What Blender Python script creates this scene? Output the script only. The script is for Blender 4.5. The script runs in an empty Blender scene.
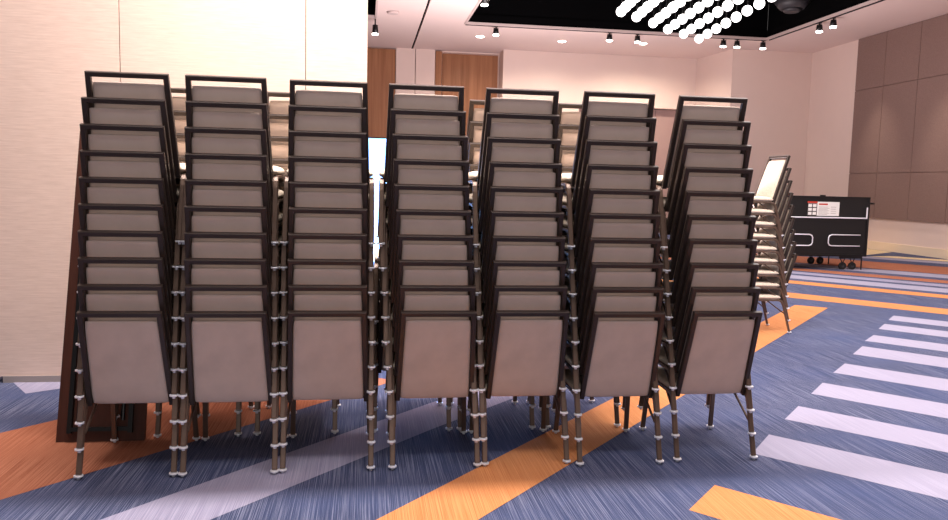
import bpy, bmesh, math, random
from mathutils import Vector, Matrix
random.seed(7)
scene = bpy.context.scene
col = scene.collection
PI = math.pi

# ------------------------------------------------------------------ materials
def srgb(r, g, b):
    f = lambda c: ((c/255+0.055)/1.055)**2.4 if c/255 > 0.04045 else c/255/12.92
    return (f(r), f(g), f(b), 1)

def new_mat(name):
    m = bpy.data.materials.new(name); m.use_nodes = True
    nt = m.node_tree
    return m, nt, nt.nodes['Principled BSDF']

def plain(name, c, rough=.5, metal=0, noise=0, nscale=40, bump=0, spec=.5, coat=0):
    m, nt, b = new_mat(name)
    b.inputs['Base Color'].default_value = c
    b.inputs['Roughness'].default_value = rough
    b.inputs['Metallic'].default_value = metal
    b.inputs['Specular IOR Level'].default_value = spec
    tc = nt.nodes.new('ShaderNodeTexCoord')
    n = nt.nodes.new('ShaderNodeTexNoise'); n.inputs['Scale'].default_value = nscale
    n.inputs['Detail'].default_value = 4
    nt.links.new(tc.outputs['Object'], n.inputs['Vector'])
    if noise:
        mx = nt.nodes.new('ShaderNodeMix'); mx.data_type = 'RGBA'
        mx.inputs['A'].default_value = tuple(x*(1-noise) for x in c[:3])+(1,)
        mx.inputs['B'].default_value = tuple(min(1, x*(1+noise)) for x in c[:3])+(1,)
        nt.links.new(n.outputs['Fac'], mx.inputs['Factor'])
        nt.links.new(mx.outputs['Result'], b.inputs['Base Color'])
    if bump:
        bp = nt.nodes.new('ShaderNodeBump'); bp.inputs['Strength'].default_value = bump
        bp.inputs['Distance'].default_value = .003
        nt.links.new(n.outputs['Fac'], bp.inputs['Height'])
        nt.links.new(bp.outputs['Normal'], b.inputs['Normal'])
    return m

def emit(name, c, s):
    m, nt, b = new_mat(name)
    b.inputs['Base Color'].default_value = c
    b.inputs['Emission Color'].default_value = c
    b.inputs['Emission Strength'].default_value = s
    return m

def stretch(name, c1, c2, sc, lo=.35, hi=.7, rough=.9, fine=None, bump=.2, c3=None):
    """stretched noise streaks between c1 and c2 (carpet, wood, woven cloth)"""
    m, nt, b = new_mat(name)
    b.inputs['Roughness'].default_value = rough
    b.inputs['Specular IOR Level'].default_value = .15
    tc = nt.nodes.new('ShaderNodeTexCoord')
    mp = nt.nodes.new('ShaderNodeMapping'); mp.inputs['Scale'].default_value = sc
    nt.links.new(tc.outputs['Object'], mp.inputs['Vector'])
    n = nt.nodes.new('ShaderNodeTexNoise'); n.inputs['Scale'].default_value = 1
    n.inputs['Detail'].default_value = 6; n.inputs['Roughness'].default_value = .65
    nt.links.new(mp.outputs['Vector'], n.inputs['Vector'])
    r = nt.nodes.new('ShaderNodeValToRGB')
    r.color_ramp.elements[0].position = lo; r.color_ramp.elements[0].color = c1
    r.color_ramp.elements[1].position = hi; r.color_ramp.elements[1].color = c2
    nt.links.new(n.outputs['Fac'], r.inputs['Fac'])
    out = r.outputs['Color']
    if c3:
        n2 = nt.nodes.new('ShaderNodeTexNoise'); n2.inputs['Scale'].default_value = 1.3
        n2.inputs['Detail'].default_value = 5
        nt.links.new(tc.outputs['Object'], n2.inputs['Vector'])
        rr = nt.nodes.new('ShaderNodeMapRange')
        rr.inputs['From Min'].default_value = .42; rr.inputs['From Max'].default_value = .72
        rr.inputs['To Max'].default_value = .55
        nt.links.new(n2.outputs['Fac'], rr.inputs['Value'])
        mx = nt.nodes.new('ShaderNodeMix'); mx.data_type = 'RGBA'
        nt.links.new(rr.outputs['Result'], mx.inputs['Factor'])
        nt.links.new(out, mx.inputs['A']); mx.inputs['B'].default_value = c3
        out = mx.outputs['Result']
    nt.links.new(out, b.inputs['Base Color'])
    bp = nt.nodes.new('ShaderNodeBump'); bp.inputs['Strength'].default_value = bump
    bp.inputs['Distance'].default_value = .004
    nt.links.new(n.outputs['Fac'], bp.inputs['Height'])
    nt.links.new(bp.outputs['Normal'], b.inputs['Normal'])
    return m

STR = (260, 1.6, 1)
M = {}
M['blue'] = stretch('carpet_blue', srgb(53, 61, 90), srgb(146, 148, 172), STR, .46, .72, c3=srgb(68, 80, 118))
M['rust'] = stretch('carpet_rust', srgb(140, 82, 60), srgb(214, 148, 118), STR, .40, .78, c3=srgb(172, 106, 78))
M['orange'] = stretch('carpet_orange', srgb(180, 106, 60), srgb(232, 170, 116), STR, .35, .8, c3=srgb(214, 144, 88))
M['lilac'] = stretch('carpet_lilac', srgb(128, 124, 148), srgb(182, 178, 198), STR, .35, .8, c3=srgb(150, 146, 170))
M['cream'] = stretch('carpet_cream', srgb(205, 180, 140), srgb(245, 225, 190), STR, .35, .8)
M['white'] = stretch('carpet_white', srgb(148, 144, 164), srgb(176, 172, 192), STR, .35, .8)
M['frame'] = plain('bronze_metal', srgb(58, 47, 42), .38, .35, noise=.08, nscale=30)
M['leg'] = plain('bronze_leg_metal', srgb(104, 84, 72), .4, .35, noise=.08, nscale=30)
M['chrome'] = plain('bright_metal', srgb(240, 240, 248), .3, .15)
M['cloth'] = plain('taupe_upholstery', srgb(206, 186, 174), .85, 0, noise=.2, nscale=7, bump=.15, spec=.15)
M['seat'] = stretch('seat_fabric', srgb(196, 182, 166), srgb(222, 208, 190), (60, 60, 60), .3, .7)
M['wallfab'] = stretch('wall_fabric', srgb(214, 188, 175), srgb(232, 208, 195), (6, 1, 90), .3, .7, bump=.1)
M['wall'] = plain('painted_wall', srgb(226, 205, 196), .9, noise=.02, nscale=3)
M['ceil'] = plain('ceiling_paint', srgb(226, 204, 198), .9, noise=.015, nscale=2)
M['black'] = plain('black_paint', srgb(4, 4, 5), .9, spec=.05)
M['blackm'] = plain('black_metal', srgb(22, 22, 24), .35, .3)
M['blackp'] = plain('black_laminate', srgb(7, 7, 8), .6, 0, noise=.1)
M['rubber'] = plain('black_rubber', srgb(14, 14, 14), .7)
M['acoustic'] = stretch('acoustic_fabric', srgb(126, 102, 96), srgb(142, 118, 110), (40, 40, 40), .3, .7)
M['doorp'] = plain('taupe_door', srgb(168, 140, 136), .6, noise=.04)
M['wood'] = stretch('wood_veneer', srgb(132, 88, 62), srgb(172, 122, 90), (7, 7, .25), .3, .7, rough=.28, bump=.03)
M['tablewood'] = stretch('dark_table_laminate', srgb(62, 36, 30), srgb(86, 52, 42), (14, 14, 1), .3, .7, rough=.45, bump=.03)
M['base'] = plain('baseboard_paint', srgb(236, 216, 190), .6)
M['greybase'] = plain('grey_seal', srgb(150, 140, 138), .7)
M['paper'] = plain('white_label', srgb(238, 236, 232), .6)
M['red'] = plain('red_print', srgb(196, 52, 34), .6)
M['ink'] = plain('grey_print', srgb(150, 140, 138), .6)
M['darkink'] = plain('dark_print', srgb(60, 50, 50), .6)
M['globe'] = emit('lit_globe', (1, .985, .97, 1), 3.2)
M['lamp'] = emit('lamp_lens', (1, .93, .84, 1), 14)
M['screen'] = emit('blue_white_screen', (.18, .42, 1, 1), 4.0)
M['grey'] = plain('dark_grey_shell', srgb(52, 50, 54), .5)
M['glass'] = plain('tinted_lens', srgb(40, 60, 120), .1, .6)
M['detector'] = plain('detector_plastic', srgb(200, 180, 176), .6)

# ------------------------------------------------------------------ mesh helpers
def bx(bm, x0, x1, y0, y1, z0, z1, mi=0):
    vs = [bm.verts.new((x, y, z)) for z in (z0, z1) for y in (y0, y1) for x in (x0, x1)]
    for f in ((0, 2, 3, 1), (4, 5, 7, 6), (0, 1, 5, 4), (2, 6, 7, 3), (0, 4, 6, 2), (1, 3, 7, 5)):
        bm.faces.new([vs[i] for i in f]).material_index = mi

def cyl(bm, p, r, h, n=16, r2=None, axis='z', mi=0):
    r2 = r if r2 is None else r2
    mt = {'z': Matrix.Identity(3), 'x': Matrix.Rotation(PI/2, 3, 'Y'), 'y': Matrix.Rotation(-PI/2, 3, 'X')}[axis]
    a = []; b = []
    for k in range(n):
        t = 2*PI*k/n
        a.append(bm.verts.new(Vector(p)+mt@Vector((r*math.cos(t), r*math.sin(t), 0))))
        b.append(bm.verts.new(Vector(p)+mt@Vector((r2*math.cos(t), r2*math.sin(t), h))))
    for k in range(n):
        f = bm.faces.new((a[k], a[(k+1) % n], b[(k+1) % n], b[k])); f.smooth = True; f.material_index = mi
    bm.faces.new(a[::-1]).material_index = mi; bm.faces.new(b).material_index = mi

def square(w, d, c=.2):
    """chamfered rectangular tube section, w across, d deep"""
    w /= 2; d /= 2; e = min(w, d)*c*2
    return [(w-e, -d), (w, -d+e), (w, d-e), (w-e, d), (-w+e, d), (-w, d-e), (-w, -d+e), (-w+e, -d)]

def ring(r, n=10):
    return [(r*math.cos(2*PI*k/n), r*math.sin(2*PI*k/n)) for k in range(n)]

def sweep(bm, pts, prof, up=(1, 0, 0), smooth=False, closed=False):
    """sweep a section along a path with mitred joints; up = direction of the section's first axis"""
    pts = [Vector(p) for p in pts]; n = len(pts); rings = []
    for i, p in enumerate(pts):
        if closed:
            a = (p-pts[i-1]).normalized(); b = (pts[(i+1) % n]-p).normalized()
        else:
            a = (p-pts[i-1]).normalized() if i else (pts[1]-p).normalized()
            b = (pts[i+1]-p).normalized() if i < n-1 else a
        t = (a+b).normalized()
        u0 = Vector(up)
        if abs(u0.dot(a)) > .95: u0 = Vector((0, 0, 1)) if abs(a.z) < .9 else Vector((0, 1, 0))
        u0 = (u0-a*u0.dot(a)).normalized(); v0 = a.cross(u0)
        r = []
        for q in prof:
            w = u0*q[0]+v0*q[1]
            k = -w.dot(t)/a.dot(t)          # project the section onto the mitre plane
            r.append(bm.verts.new(p+w+a*k))
        rings.append(r)
    m = len(prof)
    for i in range(n if closed else n-1):
        A, B = rings[i], rings[(i+1) % n]
        for k in range(m):
            f = bm.faces.new((A[k], A[(k+1) % m], B[(k+1) % m], B[k])); f.smooth = smooth
    if not closed:
        bm.faces.new(rings[0][::-1]); bm.faces.new(rings[-1])

def obj(name, bm, mats, parent=None):
    bmesh.ops.recalc_face_normals(bm, faces=bm.faces)
    me = bpy.data.meshes.new(name); bm.to_mesh(me); bm.free()
    for m in (mats if isinstance(mats, (list, tuple)) else [mats]): me.materials.append(M[m])
    o = bpy.data.objects.new(name, me); col.objects.link(o)
    if parent: o.parent = parent
    return o

def tag(o, label, cat, group=None):
    o['label'] = label; o['category'] = cat
    if group: o['group'] = group
    return o

def thing(name, label, cat, loc=(0, 0, 0), rz=0, group=None):
    o = bpy.data.objects.new(name, None); col.objects.link(o)
    o.empty_display_size = .1
    o.location = loc; o.rotation_euler = (0, 0, rz)
    return tag(o, label, cat, group)

def struct(name, bm, mats):
    o = obj(name, bm, mats); o['kind'] = 'structure'; return o

def dup(root, loc, rz, label, group):
    r = root.copy(); col.objects.link(r); r.location = loc; r.rotation_euler = (0, 0, rz)
    r['label'] = label
    if group: r['group'] = group
    for ch in list(root.children):
        c = ch.copy(); col.objects.link(c); c.parent = r
        for g in ch.children:
            d = g.copy(); col.objects.link(d); d.parent = c
    return r

B = bmesh.new
H = 5.9                                  # ceiling height

# ------------------------------------------------------------------ floor with carpet pattern
def quad(bm, pts, z, mi):
    vs = [bm.verts.new((p[0], p[1], z)) for p in pts]
    f = bm.faces.new(vs); f.material_index = mi
    if f.normal.z < 0: f.normal_flip()

bm = B()
bx(bm, -9, 14, -5, 26.3, -.12, 0, 0)
U = Vector((1, 1.07)).normalized(); V = Vector((1, -1.10)).normalized()
def band(a, b, la, lb, z, mi, d=V):
    a = Vector(a); b = Vector(b)
    quad(bm, [a-d*la, a+d*lb, b+d*lb, b-d*la], z, mi)
# rust band on the left
def diag(c0, c1, x0, x1, z, mi, k=1.0):
    quad(bm, [(x0, k*x0+c0), (x1, k*x1+c0), (x1, k*x1+c1), (x0, k*x0+c1)], z, mi)
quad(bm, [(-3.6, 1.7), (-1.67, 3.75), (-.94, 4.55), (.25, 5.85), (-.75, 6.5), (-1.87, 5.01), (-2.11, 4.75), (-4.4, 2.3)], .0012, 1)
# lilac band
quad(bm, [(-1.9, 2.2), (-.67, 3.44), (.42, 4.64), (1.5, 5.75), (1.2, 6.0), (-.52, 4.17), (-1.15, 3.48), (-2.3, 2.3)], .0016, 3)
# long orange band
quad(bm, [(-.6, 2.15), (.53, 3.34), (6.11, 9.36), (5.78, 9.60), (.07, 3.38), (-1.05, 2.2)], .0020, 2)
# pale patch by the partition
quad(bm, [(-2.53, 5.93), (-2.32, 5.62), (-2.05, 5.80), (-2.0, 5.93)], .0012, 3)
# short orange bar in the foreground
a = Vector((1.81, 3.64)); b = Vector((1.545, 3.355))
quad(bm, [a, a+V*3.5, b+V*3.5, b], .0012, 2)
# eight white bars
ST = [((2.25, 4.08), (2.53, 4.4)), ((2.81, 4.7), (3.08, 4.99)), ((3.37, 5.3), (3.66, 5.61)), ((3.96, 5.93), (4.28, 6.25)),
      ((4.61, 6.62), (4.95, 6.97)), ((5.16, 7.23), (5.47, 7.53)), ((5.78, 7.88), (6.08, 8.19)), ((6.32, 8.45), (6.62, 8.76))]
for p, q in ST:
    band(p, q, 0, 4.6, .0014, 5)
# far lines across the hall: distance along U of near and far edges at the same bearing
FL = [(7.27, 9.0, 7.63, 9.45, 2), (8.41, 10.43, 8.70, 10.80, 2), (8.90, 11.05, 9.29, 11.54, 5), (9.45, 11.74, 9.71, 12.07, 3),
      (9.85, 12.24, 10.18, 12.66, 1), (10.45, 13.0, 10.89, 13.56, 5), (10.96, 13.65, 12.10, 15.08, 1), (12.64, 15.76, 13.02, 16.24, 5)]
for x0, y0, x1, y1, mi in FL:
    la = 6.5
    aa = Vector((x0, y0)); bb = Vector((x1, y1))
    lim = lambda v: min(8, (13.88-v.x)/V.x)
    quad(bm, [aa-V*la, aa+V*lim(aa), bb+V*lim(bb), bb-V*la], .0018, mi)
quad(bm, [(12.2, 17.2), (13.88, 15.6), (13.88, 16.4), (12.9, 17.4)], .0012, 4)
quad(bm, [(11.6, 18.4), (12.3, 17.5), (13.88, 18.6), (13.88, 20.4)], .0012, 4)
struct('floor', bm, ['blue', 'rust', 'orange', 'lilac', 'cream', 'white'])

# ------------------------------------------------------------------ ceiling with two black recesses
def rect_ring(bm, X, Y, holes, z, t):
    xs = sorted(set([X[0], X[1]]+[h[0] for h in holes]+[h[1] for h in holes]))
    ys = sorted(set([Y[0], Y[1]]+[h[2] for h in holes]+[h[3] for h in holes]))
    for i in range(len(xs)-1):
        for j in range(len(ys)-1):
            cx = (xs[i]+xs[i+1])/2; cy = (ys[j]+ys[j+1])/2
            if any(h[0] < cx < h[1] and h[2] < cy < h[3] for h in holes): continue
            bx(bm, xs[i], xs[i+1], ys[j], ys[j+1], z, z+t, 0)
holes = [(2.66, 11.5, 8, 21.45), (-6.5, .28, 8, 21.25)]
bm = B()
rect_ring(bm, (-9, 14), (-5, 26.3), holes+[(1.47, 1.53, 6, 26.2)], H, .25)
struct('ceiling', bm, ['ceil'])
for i, (x0, x1, y0, y1) in enumerate(holes):
    bm = B()
    bx(bm, x0-.02, x1+.02, y0-.02, y1+.02, H+1.0, H+1.05)
    for q in ((x0-.03, x0-.005, y0, y1), (x1+.005, x1+.03, y0, y1), (x0, x1, y0-.03, y0-.005), (x0, x1, y1+.005, y1+.03)):
        bx(bm, *q, H+.25, H+1.0)
    for q in ((x0-.0, x0+.02, y0, y1), (x1-.02, x1, y0, y1), (x0, x1, y0, y0+.02), (x0, x1, y1-.02, y1)):
        bx(bm, *q, H+.05, H+.26)
    struct('trim_%d' % (i+1), bm, ['black'])
    bm = B()
    for q in ((x0, x0+.05, y0, y1), (x1-.05, x1, y0, y1), (x0, x1, y0, y0+.05), (x0, x1, y1-.05, y1)):
        bx(bm, *q, H-.022, H+.045)
    struct('trim_%d' % (i+3), bm, ['detector'])
bm = B(); bx(bm, 1.47, 1.53, 6, 26.2, H+.06, H+.1)
struct('trim_5', bm, ['black'])

# ------------------------------------------------------------------ walls
# near partition on the left, ends at x=.01
bm = B()
xs = [-9, -4.35, -3.049, -1.746, -.441, .01]
for i in range(len(xs)-1):
    bx(bm, xs[i]+(.003 if i else 0), xs[i+1]-.003 if i < 4 else xs[i+1], 5.94, 6.05, .045, H)
bx(bm, -9, .0, 5.955, 6.04, .05, H-.01, 1)
struct('wall_left', bm, ['wallfab', 'black'])
bm = B(); bx(bm, -2.60, .0, 5.93, 6.045, 0, .048); bx(bm, -9, -2.66, 5.935, 6.045, 0, .045)
struct('baseboard_left', bm, ['greybase'])
# far wall
bm = B()
bx(bm, -9, .98, 25.95, 26.2, 0, H)
bx(bm, .98, 1.60, 25.8, 26.2, 0, H); bx(bm, 1.62, 2.25, 25.8, 26.2, 0, H)
bx(bm, 2.25, 4.42, 25.95, 26.2, 0, H)
bx(bm, 4.42, 7.0, 25.15, 26.2, 0, H)
bx(bm, 7.0, 10.7, 25.15, 26.2, 4.22, H)
bx(bm, 7.0, 10.7, 25.6, 26.2, 0, 4.22)
bx(bm, 10.7, 11.02, 25.15, 26.2, 0, H)
v = [bm.verts.new(p) for z in (0, H) for p in ((11.02, 25.15, z), (11.3, 23.1, z), (14.0, 23.1, z), (14.0, 26.2, z), (11.02, 26.2, z))]
bm.faces.new(v[:5]); bm.faces.new(v[5:])
for k in range(5): bm.faces.new((v[k], v[(k+1) % 5], v[5+(k+1) % 5], v[5+k]))
struct('wall_back', bm, ['wall'])
bm = B()
for x0, x1 in ((-3, -2.1), (-2.08, -1.2), (-1.18, -.1), (-.08, .96)): bx(bm, x0, x1, 25.85, 25.94, 0, 5.86)
struct('door_1', bm, ['wood'])
bm = B(); bx(bm, 2.27, 2.48, 25.80, 25.94, 0, 5.86)
bx(bm, 2.50, 4.36, 25.85, 25.94, 0, 5.80)
struct('door_2', bm, ['wood'])
bm = B()
for k in range(4): bx(bm, 7.01+k*.922, 7.01+k*.922+.908, 25.45, 25.55, 0, 4.2)
struct('door_3', bm, ['doorp'])
bm = B(); bx(bm, -9.2, -9, 6.05, 26.2, 0, H)
struct('wall_side', bm, ['wall'])
# right wall and acoustic panels
bm = B(); bx(bm, 13.95, 14.2, -5, 26.2, 0, H)
struct('wall_right', bm, ['wall'])
bm = B(); ys = [20.7, 19.47, 18.15, 16.83, 15.5, 14.2, 12.9]
for i in range(len(ys)-1):
    for z0, z1 in ((.865, 2.085), (2.10, 4.43), (4.445, 5.89)):
        bx(bm, 13.88, 13.95, ys[i+1]+.008, ys[i]-.008, z0, z1)
bx(bm, 13.91, 13.95, 12.9, 20.7, .87, 5.88)
struct('trim_6', bm, ['acoustic'])
bm = B(); bx(bm, 13.92, 13.95, -5, 23.5, 0, .225)
struct('baseboard_right', bm, ['base'])
bm = B(); bx(bm, 11.4, 13.9, 23.07, 23.1, 0, .225); bx(bm, 4.42, 7.0, 25.12, 25.15, 0, .225)
struct('baseboard_back', bm, ['base'])

# ------------------------------------------------------------------ the banquet chair
# local origin midway between the rear feet, chair faces +Y
DZ, DY = .1306, .0195
def pillow(bm, half_b, half_t, p0, p1, normal, tf, tb, nx=14, ny=14, mi=(0, 0)):
    """padded panel between p0 (bottom centre) and p1 (top centre), tf/tb = thickness along +/- normal"""
    p0 = Vector(p0); p1 = Vector(p1); nrm = Vector(normal).normalized()
    def prof(u): return max(0, 1-abs(u)**7)**.5
    S = {}
    for side in (1, -1):
        for i in range(nx+1):
            for j in range(ny+1):
                u = -math.cos(PI*i/nx); w = -math.cos(PI*j/ny)
                u = math.copysign(abs(u)**.8, u); w = math.copysign(abs(w)**.8, w)
                edge = i in (0, nx) or j in (0, ny)
                if edge and side == -1: S[side, i, j] = S[1, i, j]; continue
                hw = half_b+(half_t-half_b)*(w+1)/2
                r = .0
                c = p0+(p1-p0)*((w+1)/2)
                # round the corners a little
                cu = 1-.03*abs(w)**10; cw = 1-.02*abs(u)**10
                c = p0+(p1-p0)*((w*cw+1)/2)
                t = (tf if side == 1 else tb)*prof(u)*prof(w)
                S[side, i, j] = bm.verts.new(c+Vector((hw*u*cu, 0, 0))+nrm*t*side)
    for side in (1, -1):
        for i in range(nx):
            for j in range(ny):
                f = bm.faces.new((S[side, i, j], S[side, i+1, j], S[side, i+1, j+1], S[side, i, j+1])); f.smooth = True; f.material_index = mi[0] if side == 1 else mi[1]

def build_chair(label, group):
    t = thing('banquet_chair', label, 'chair', group=group)
    # back frame: inverted U of rectangular tube
    bm = B()
    b0, t0 = (.2010, .112, .350), (.1845, -.045, .847)
    sweep(bm, [(-b0[0], b0[1], b0[2]), (-t0[0], t0[1], t0[2]), (t0[0], t0[1], t0[2]), (b0[0], b0[1], b0[2])], square(.030, .026, .14), up=(0, 1, .3))
    obj('back_frame', bm, 'frame', t)
    d = Vector((0, t0[1]-b0[1], t0[2]-b0[2])); n = Vector((0, d.z, -d.y)).normalized()
    bm = B()
    f0 = Vector((0, b0[1], b0[2]))+d*.004; f1 = Vector((0, b0[1], b0[2]))+d*.930
    pillow(bm, .1900, .1730, f0+n*.004, f1+n*.004, n, .026, .014, mi=(1, 0))
    obj('backrest', bm, ['cloth', 'seat'], t)
    # seat
    bm = B()
    pillow(bm, .2370, .2370, (0, .118, .388), (0, .535, .394), (0, 0, 1), .036, .026)
    obj('seat', bm, 'seat', t)
    bm = B()
    sweep(bm, [(-.196, .145, .362), (.196, .145, .362), (.200, .50, .364), (-.200, .50, .364)], square(.02, .02), up=(0, 0, 1), closed=True)
    bx(bm, -.19, .19, .15, .49, .364, .370)
    obj('seat_frame', bm, 'frame', t)
    lp = square(.028, .0180, .2)
    for s in (-1, 1):
        bm = B()
        pts = [(s*.2285, .004, .022), (s*.2275, .080, .275), (s*.2270, .088, .302), (s*.2265, .103, .334), (s*.2255, .124, .353), (s*.2235, .155, .361), (s*.2170, .47, .364)]
        sweep(bm, pts, lp, up=(1, 0, 0))
        l = obj('leg', bm, 'leg', t)
        bm = B(); cyl(bm, (s*.2285, 0, .0125), .0225, .0085, 14); cyl(bm, (s*.2285, 0, .0), .0085, .0125, 10, .0085)
        obj('foot_glide', bm, 'chrome', l)
        bm = B()
        sweep(bm, [(s*.2255, .556, .020), (s*.2150, .512, .337), (s*.2140, .495, .356), (s*.2130, .465, .362)], lp, up=(1, 0, 0))
        l = obj('leg', bm, 'leg', t)
        bm = B(); cyl(bm, (s*.2255, .556, .0125), .0225, .0085, 14); cyl(bm, (s*.2255, .556, 0), .0085, .0125, 10)
        obj('foot_glide', bm, 'chrome', l)
        bm = B()
        sweep(bm, [(s*.2165, .066, .215), (s*.2050, .27, .356)], square(.012, .012), up=(1, 0, 0))
        obj('brace', bm, 'leg', t)
    return t

ORD = ['bottom chair', 'second chair up', 'third chair up', 'fourth chair up', 'fifth chair up', 'sixth chair up', 'seventh chair up',
       'third chair from the top', 'second chair from the top', 'top chair']
NTH = ['first', 'second', 'third', 'fourth', 'fifth', 'sixth', 'seventh']
proto = None
def chair(loc, rz, label, group):
    global proto
    if proto is None:
        proto = build_chair(label, group); proto.location = loc; proto.rotation_euler = (0, 0, rz); return proto
    return dup(proto, loc, rz, label, group)

# front row: x at the feet, x at the top, rear-feet y, jitter for the tops
FR = [(-1.181, -1.190, 4.010), (-.678, -.697, 4.003), (-.182, -.190, 4.020), (.389, .322, 4.020), (.889, .833, 4.030), (1.410, 1.362, 3.990), (1.980, 1.922, 4.015)]
for i, (xa, xb, y) in enumerate(FR):
    for k in range(10):
        x = xa+(xb-xa)*k/9+random.uniform(-.0035, .0035)*(k > 0)
        if i == 0 and k == 9: x += .014
        if i == 6 and k == 9: x -= .008
        where = 'the leftmost front-row stack' if i == 0 else 'the rightmost front-row stack' if i == 6 else 'the %s front-row stack from the left' % NTH[i]
        chair((x, y-.028+DY*k, DZ*k), random.uniform(-.006, .006)*(k > 0), 'taupe-backed banquet chair, %s in %s' % (ORD[k], where), 'banquet chairs stacked in the front row')
# second row behind
BR = [(-.958, 4.602, 'first', 10), (-.395, 4.606, 'second', 10), (.300, 4.612, 'short third', 6), (.828, 4.610, 'fourth', 10), (1.385, 4.612, 'fifth', 10)]
for x, y, w, n in BR:
    for k in range(n):
        nm = 'top chair' if k == n-1 else ORD[k]
        chair((x+random.uniform(-.003, .003), y+DY*k, DZ*k), 0, 'taupe-backed banquet chair, %s in the %s back-row stack from left' % (nm, w), 'banquet chairs stacked in the back row')
# separate stack on the right facing left
for k in range(9):
    nm = ORD[k] if k < 6 else ORD[k+1]
    chair((4.555-DY*k, 7.865+random.uniform(-.004, .004), DZ*k), PI/2, 'cream-seated banquet chair, %s in the side-on stack by the black cart' % nm, 'banquet chairs stacked side-on at the right')

# ------------------------------------------------------------------ leaning folded table on the far left
t = thing('folding_table', 'dark brown folding table standing on end behind the leftmost chair stack', 'table', (-1.49, 4.555, 0))
ang = math.atan2(.5, 1.76)
t.rotation_euler = (-ang, 0, 0)
bm = B(); bx(bm, -.24, .24, 0, .03, 0.0, 1.86)
o = obj('tabletop', bm, 'tablewood', t)
bm = B()
for s in (-1, 1): bx(bm, s*.165-.012, s*.165+.012, -.03, -.001, .05, 1.81)
for z in (.06, 1.78): bx(bm, -.153, .153, -.03, -.001, z, z+.024)
obj('apron', bm, 'blackm', t)
for z0, z1 in ((.12, .86), (1.74, 1.00)):
    bm = B()
    sweep(bm, [(-.12, -.018, z0), (-.12, -.018, z1), (.12, -.018, z1), (.12, -.018, z0)], ring(.011), up=(0, 1, 0))
    obj('folded_leg', bm, 'blackm', t)

# ------------------------------------------------------------------ bright upright display behind the stacks
t = thing('display_screen', 'glowing blue-white upright display screen behind the middle chair stacks', 'screen', (.50, 9.0, 0))
bm = B(); bx(bm, -.58, .58, .0, .06, .10, 2.035)
obj('housing', bm, 'blackm', t)
bm = B(); bx(bm, -.565, .565, -.006, -.0005, .12, 2.02)
obj('panel', bm, 'screen', t)
bm = B(); bx(bm, -.50, .50, -.2, .26, 0, .03); bx(bm, -.3, .3, .0, .05, .03, .10)
obj('base', bm, 'blackm', t)

# ------------------------------------------------------------------ black cart
t = thing('storage_cart', 'black rolling folded stage cart with white notice, left of the panelled wall', 'cart', (8.92, 14.1, 0))
bm = B()
bx(bm, -1.02, 1.02, 0, .14, .30, 1.44); bx(bm, -1.02, 1.02, 1.06, 1.20, .30, 1.44)
obj('body', bm, 'blackp', t)
bm = B()
bx(bm, -1.03, 1.03, -.012, .0, 1.415, 1.455); bx(bm, -1.03, 1.03, -.012, 0, .27, .305)
bx(bm, .985, 1.03, -.012, 0, .305, 1.415); bx(bm, -1.03, -.985, -.012, 0, .305, 1.415)
bx(bm, -1.0, 1.0, .14, 1.06, .5, .56); bx(bm, -.06, .06, -.02, -.012, 1.43, 1.48)
obj('edge_frame', bm, 'blackm', t)
bm = B()
sweep(bm, [(-.96, -.035, 1.035), (.96, -.035, 1.035), (.96, -.035, 1.25)], ring(.014), up=(0, 1, 0))
obj('rail', bm, 'chrome', t)
for s in (-1, 1):
    bm = B(); pts = [(s*.85, -.035, .70)]
    pts += [(s*.24, -.035, .70), (s*.19, -.035, .68), (s*.17, -.035, .64), (s*.17, -.035, .54), (s*.19, -.035, .50), (s*.24, -.035, .48), (s*.85, -.035, .48)]
    sweep(bm, pts, ring(.012), up=(0, 1, 0), smooth=True)
    obj('loop_handle', bm, 'chrome', t)
bm = B(); cyl(bm, (1.02, .03, 1.33), .02, .12, 10, axis='x')
obj('latch', bm, 'blackm', t)
bm = B()
y = -.010
def lab(x0, x1, z0, z1, mi, k=0): bx(bm, x0, x1, -.014-k*.001, -.012-k*.001+.0005, z0, z1, mi)
lab(-.30, .37, 1.07, 1.345, 0)
lab(-.31, -.10, 1.315, 1.350, 1, 1)
lab(-.30, -.105, 1.07, 1.312, 2, 1)
for c in range(2):
    for r in range(3): lab(-.29+c*.095, -.215+c*.095, 1.085+r*.077, 1.143+r*.077, 0, 2)
lab(-.07, .12, 1.283, 1.312, 1, 1)
for r in range(7): lab(-.07, .16 if r % 2 else .12, 1.095+r*.024, 1.102+r*.024, 3, 1)
for r in range(4): lab(.19, .30, 1.12+r*.04, 1.128+r*.04, 3, 1)
o = obj('notice', bm, ['paper', 'red', 'darkink', 'ink'], t); o['label'] = 'white notice with red headings'
for sx in (-1, 1):
    for yy in (.05, 1.15):
        bm = B()
        bx(bm, sx*.72-.22, sx*.72+.24, yy-.03, yy+.03, .225, .27)
        for q in (-.16, .05):
            sweep(bm, [(sx*.72+q-.05, yy, .23), (sx*.72+q, yy-.028, .08)], ring(.010, 8), up=(0, 1, 0))
            sweep(bm, [(sx*.72+q+.05, yy, .23), (sx*.72+q, yy+.028, .08)], ring(.010, 8), up=(0, 1, 0))
        bx(bm, sx*.97-.01, sx*.97+.01, yy-.01, yy+.01, 0, .27)
        c = obj('caster_bracket', bm, 'blackm', t)
        for q in (-.16, .05):
            bm = B(); cyl(bm, (sx*.72+q, yy-.022, .075), .075, .044, 20, axis='y'); cyl(bm, (sx*.72+q, yy-.026, .075), .03, .052, 14, axis='y', mi=1)
            obj('wheel', bm, ['rubber', 'grey'], c)

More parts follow.
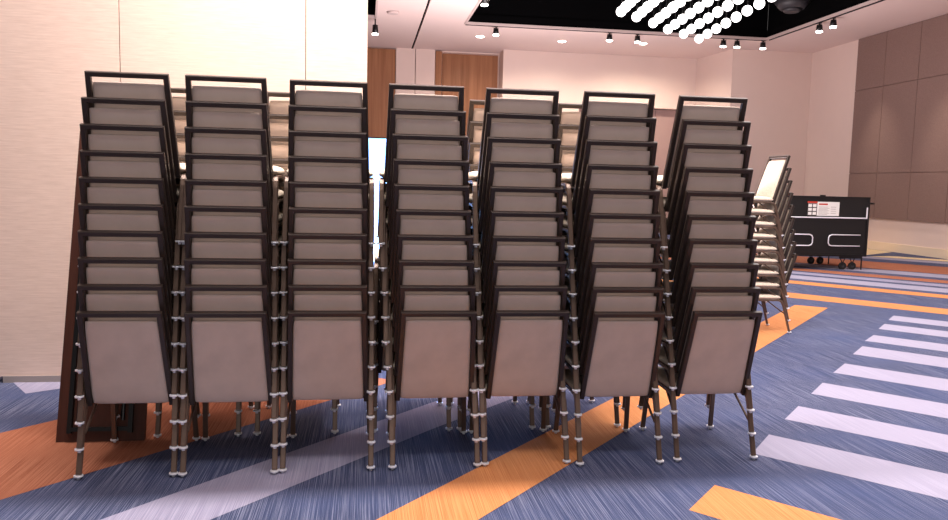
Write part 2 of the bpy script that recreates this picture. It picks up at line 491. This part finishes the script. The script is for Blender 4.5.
# ------------------------------------------------------------------ chandelier of globes
t = thing('globe_chandelier', 'large chandelier of lit white globes in rows below the black ceiling recess', 'chandelier', (6.4, 14.6, 5.03))
bm = B(); bx(bm, -2.2, 2.0, -3.2, 3.2, H+.90-5.0, H+.99-5.0)
obj('mounting_plate', bm, 'grey', t)
ends = [(5.04, 15.24, .40), (5.50, 15.62, .44), (6.04, 16.10, .48), (6.59, 16.64, .52), (7.12, 17.03, .55), (7.69, 17.48, .58)]
def globe_mesh():
    bm = B(); bmesh.ops.create_uvsphere(bm, u_segments=24, v_segments=14, radius=.100)
    for f in bm.faces: f.smooth = True
    return bm
g0 = obj('globe', globe_mesh(), 'globe', t)
bm = B(); cyl(bm, (0, 0, .100), .003, 1.68, 6)
w0 = obj('cord', bm, 'blackm', g0)
first = True; cnt = 0
for i, (x, yy, st) in enumerate(ends):
    k = 0
    while yy-st*k > 12.9 and cnt < 90:
        p = (x-.045*k*st/.5*1.2-6.4, yy-st*k-14.6, 0)
        if first: g0.location = p; first = False
        else:
            g = g0.copy(); col.objects.link(g); g.location = p; g.parent = t
            w = w0.copy(); col.objects.link(w); w.parent = g
        k += 1; cnt += 1

# ------------------------------------------------------------------ track spots, downlights, other ceiling gear
def track(label, p0, p1):
    bm = B(); sweep(bm, [p0, p1], square(.035, .03), up=(0, 0, 1))
    tag(obj('lighting_track', bm, 'blackm'), label, 'lighting track')
ZT = H-.065
track('black lighting track along the far edge of the black ceiling recess', (2.7, 21.50, ZT+.05-.0), (11.5, 21.50, ZT+.05))
track('black lighting track along the right edge of the black ceiling recess', (11.56, 12, ZT+.05), (11.56, 21.4, ZT+.05))
def spot_head(label, x, y):
    t = thing('track_spotlight', label, 'spotlight', (x, y, ZT+.03), 0, 'black track spotlights around the ceiling recess')
    bm = B(); cyl(bm, (0, 0, -.05), .02, .07, 10); bx(bm, -.05, .05, -.02, .02, -.01, .02)
    obj('stem', bm, 'blackm', t)
    bm = B(); cyl(bm, (0, 0, -.20), .085, .16, 18, .07)
    obj('lamp_head', bm, 'blackm', t)
    bm = B(); cyl(bm, (0, 0, -.232), .078, .031, 18, .083)
    obj('lens', bm, 'lamp', t)
SP = [(3.55, 21.5, 'leftmost black track spotlight, alone on the far recess edge'), (6.80, 21.5, 'second black track spotlight from left on the far recess edge'),
      (7.62, 21.5, 'black track spotlight just left of the globe chandelier tip'), (10.2, 21.5, 'black track spotlight just right of the globe chandelier tip'),
      (10.62, 21.5, 'second black track spotlight right of the chandelier tip'), (11.42, 21.5, 'black track spotlight at the far right corner of the recess'),
      (11.56, 18.9, 'left one of two black spotlights on the right recess edge'), (11.56, 18.3, 'right one of two black spotlights on the right recess edge')]
for x, y, l in SP: spot_head(l, x, y)
for x, y, l in [(3.34, 23.1, 'round recessed ceiling downlight above the wood doors'), (5.86, 23.2, 'brightest round ceiling downlight above the middle of the back wall'),
                (8.3, 22.9, 'round recessed ceiling downlight below the chandelier tip')]:
    t = thing('downlight', l, 'downlight', (x, y, H), 0, 'recessed ceiling downlights')
    bm = B(); cyl(bm, (0, 0, -.012), .15, .012, 24); obj('trim_ring', bm, 'ceil', t)
    bm = B(); cyl(bm, (0, 0, -.03), .11, .017, 24); obj('lens', bm, 'lamp', t)
for x, y, l in [(2.95, 19.0, 'upper round lamp in the left corner of the black recess'), (2.95, 19.75, 'lower round lamp in the left corner of the black recess')]:
    t = thing('recess_lamp', l, 'lamp', (x, y, H+1.0), 0, 'round lamps in the recess corner')
    bm = B(); cyl(bm, (0, 0, -.85), .10, .85, 18); obj('lamp_body', bm, 'blackm', t)
    bm = B(); cyl(bm, (0, 0, -.88), .09, .029, 18); obj('lens', bm, 'lamp', t)
for x, y, l, gm in [(3.55, 18.75, 'dark round ceiling projector with a blue lens in recess', 'glass'), (11.0, 19.3, 'dark round ceiling speaker at the right of the recess', 'grey')]:
    t = thing('ceiling_fixture', l, 'fixture', (x, y, H+.99))
    bm = B(); cyl(bm, (0, 0, -.45), .06, .45, 12); obj('stem', bm, 'blackm', t)
    bm = B(); cyl(bm, (0, 0, -.62), .30, .22, 28, .48); obj('shell', bm, 'grey', t)
    bm = B(); cyl(bm, (0, 0, -.70), .18, .08, 24, .27); obj('lens', bm, gm, t)
bm = B(); cyl(bm, (.68, 20.5, H-.05), .13, .05, 24, .17)
tag(obj('smoke_detector', bm, 'detector'), 'small round smoke detector on the ceiling near the left recess', 'smoke detector')
t = thing('track_spotlight', 'black track spotlight beside the partition edge at top left', 'spotlight', (.24, 21.3, ZT+.03), 0, 'black track spotlights around the ceiling recess')
bm = B(); cyl(bm, (0, 0, -.16), .02, .16, 10); obj('stem', bm, 'blackm', t)
bm = B(); cyl(bm, (0, 0, -.38), .085, .22, 18, .07); obj('lamp_head', bm, 'blackm', t)
bm = B(); cyl(bm, (0, 0, -.415), .078, .034, 18, .083); obj('lens', bm, 'lamp', t)

# ------------------------------------------------------------------ lights
def area(name, loc, sx, sy, e, c=(1, .93, .86), rot=(0, 0, 0)):
    l = bpy.data.lights.new(name, 'AREA'); l.shape = 'RECTANGLE'; l.size = sx; l.size_y = sy
    l.energy = e; l.color = c
    o = bpy.data.objects.new(name, l); col.objects.link(o); o.location = loc; o.rotation_euler = rot; return o
area('ceiling_light_stacks', (.6, 4.9, 5.8), 5.5, .4, 620, (1, .92, .88))
area('high_front_fill', (.8, -1.0, 5.8), 7, 2.0, 60, (1, .94, .92))  # added fill from the camera side for the chair backs, no fixture
area('floor_bounce_fill', (.8, 2.2, 5.8), 7, .8, 170, (1, .94, .92))  # added fill: lights the near carpet so it bounces onto the lower backs
area('low_front_fill', (.3, -3.0, 1.9), 4.5, 1.2, 60, (1, .93, .90), (PI/2-.22, 0, 0))
area('ceiling_light_right', (7.5, 7, 5.8), 6, 5, 430, (1, .96, .97))
area('ceiling_light_middle', (6.5, 13.5, 5.85), 6, 5, 520, (1, .91, .86))
area('ceiling_fill_up', (1.5, 9.5, .6), 5, 2, 900, (1, .86, .86), (PI, 0, 0))  # added upward fill hidden behind the stacks, brightens the ceiling
area('ceiling_fill_up_far', (4.0, 17.0, .6), 6, 3, 880, (1, .86, .86), (PI, 0, 0))  # second added upward fill, for the far ceiling and back wall
def spot(name, loc, to, e, ang, c=(1, .9, .78), r=.15, blend=.8):
    l = bpy.data.lights.new(name, 'SPOT'); l.energy = e; l.spot_size = math.radians(ang); l.spot_blend = blend; l.color = c
    l.shadow_soft_size = r
    o = bpy.data.objects.new(name, l); col.objects.link(o); o.location = loc
    o.rotation_euler = (Vector(to)-Vector(loc)).to_track_quat('-Z', 'Y').to_euler(); return o
spot('partition_wash', (.4, 3.6, 5.7), (.1, 5.94, 2.3), 600, 66)
spot('side_stack_fill', (2.6, 6.6, 5.7), (4.4, 7.9, 1.6), 230, 36)  # added spot without a fixture, brightens the side-on stack
for y in (14.5, 17.0, 19.5): spot('wall_wash_fill', (12.7, y, 5.8), (13.9, y, .5), 330, 44, (1, .86, .70), .1, 1)  # added spots, no fixtures, brighten the low band of the right wall

for x in (3.34, 5.86, 8.3): spot('downlight_lamp', (x, 23.15, 5.85), (x, 24.4, 0), 480, 140, (1, .86, .68), .12, .9)
spot('downlight_lamp', (9.6, 23.2, 5.85), (9.6, 24.4, 0), 250, 140, (1, .86, .68), .12, .9)
w = bpy.data.worlds.new('world'); scene.world = w; w.use_nodes = True
bg = w.node_tree.nodes['Background']; bg.inputs['Color'].default_value = (1, .93, .90, 1); bg.inputs['Strength'].default_value = .13

# ------------------------------------------------------------------ camera
f, pi_, ro, ya = 770.155, 0.0975385, 0.0235943, 0.142626
fw = Vector((math.sin(ya)*math.cos(pi_), math.cos(ya)*math.cos(pi_), -math.sin(pi_)))
rt = Vector((math.cos(ya), -math.sin(ya), 0)); up = rt.cross(fw)
r2 = math.cos(ro)*rt+math.sin(ro)*up; u2 = -math.sin(ro)*rt+math.cos(ro)*up
cd = bpy.data.cameras.new('camera'); cam = bpy.data.objects.new('camera', cd); col.objects.link(cam)
cd.sensor_width = 36; cd.lens = f/948*36; cd.clip_end = 100; cd.clip_start = .05
mt = Matrix((r2, u2, -fw)).transposed().to_4x4(); mt.translation = (0, 0, 1.52)
cam.matrix_world = mt
scene.camera = cam
scene.view_settings.view_transform = 'Standard'
scene.view_settings.look = 'None'
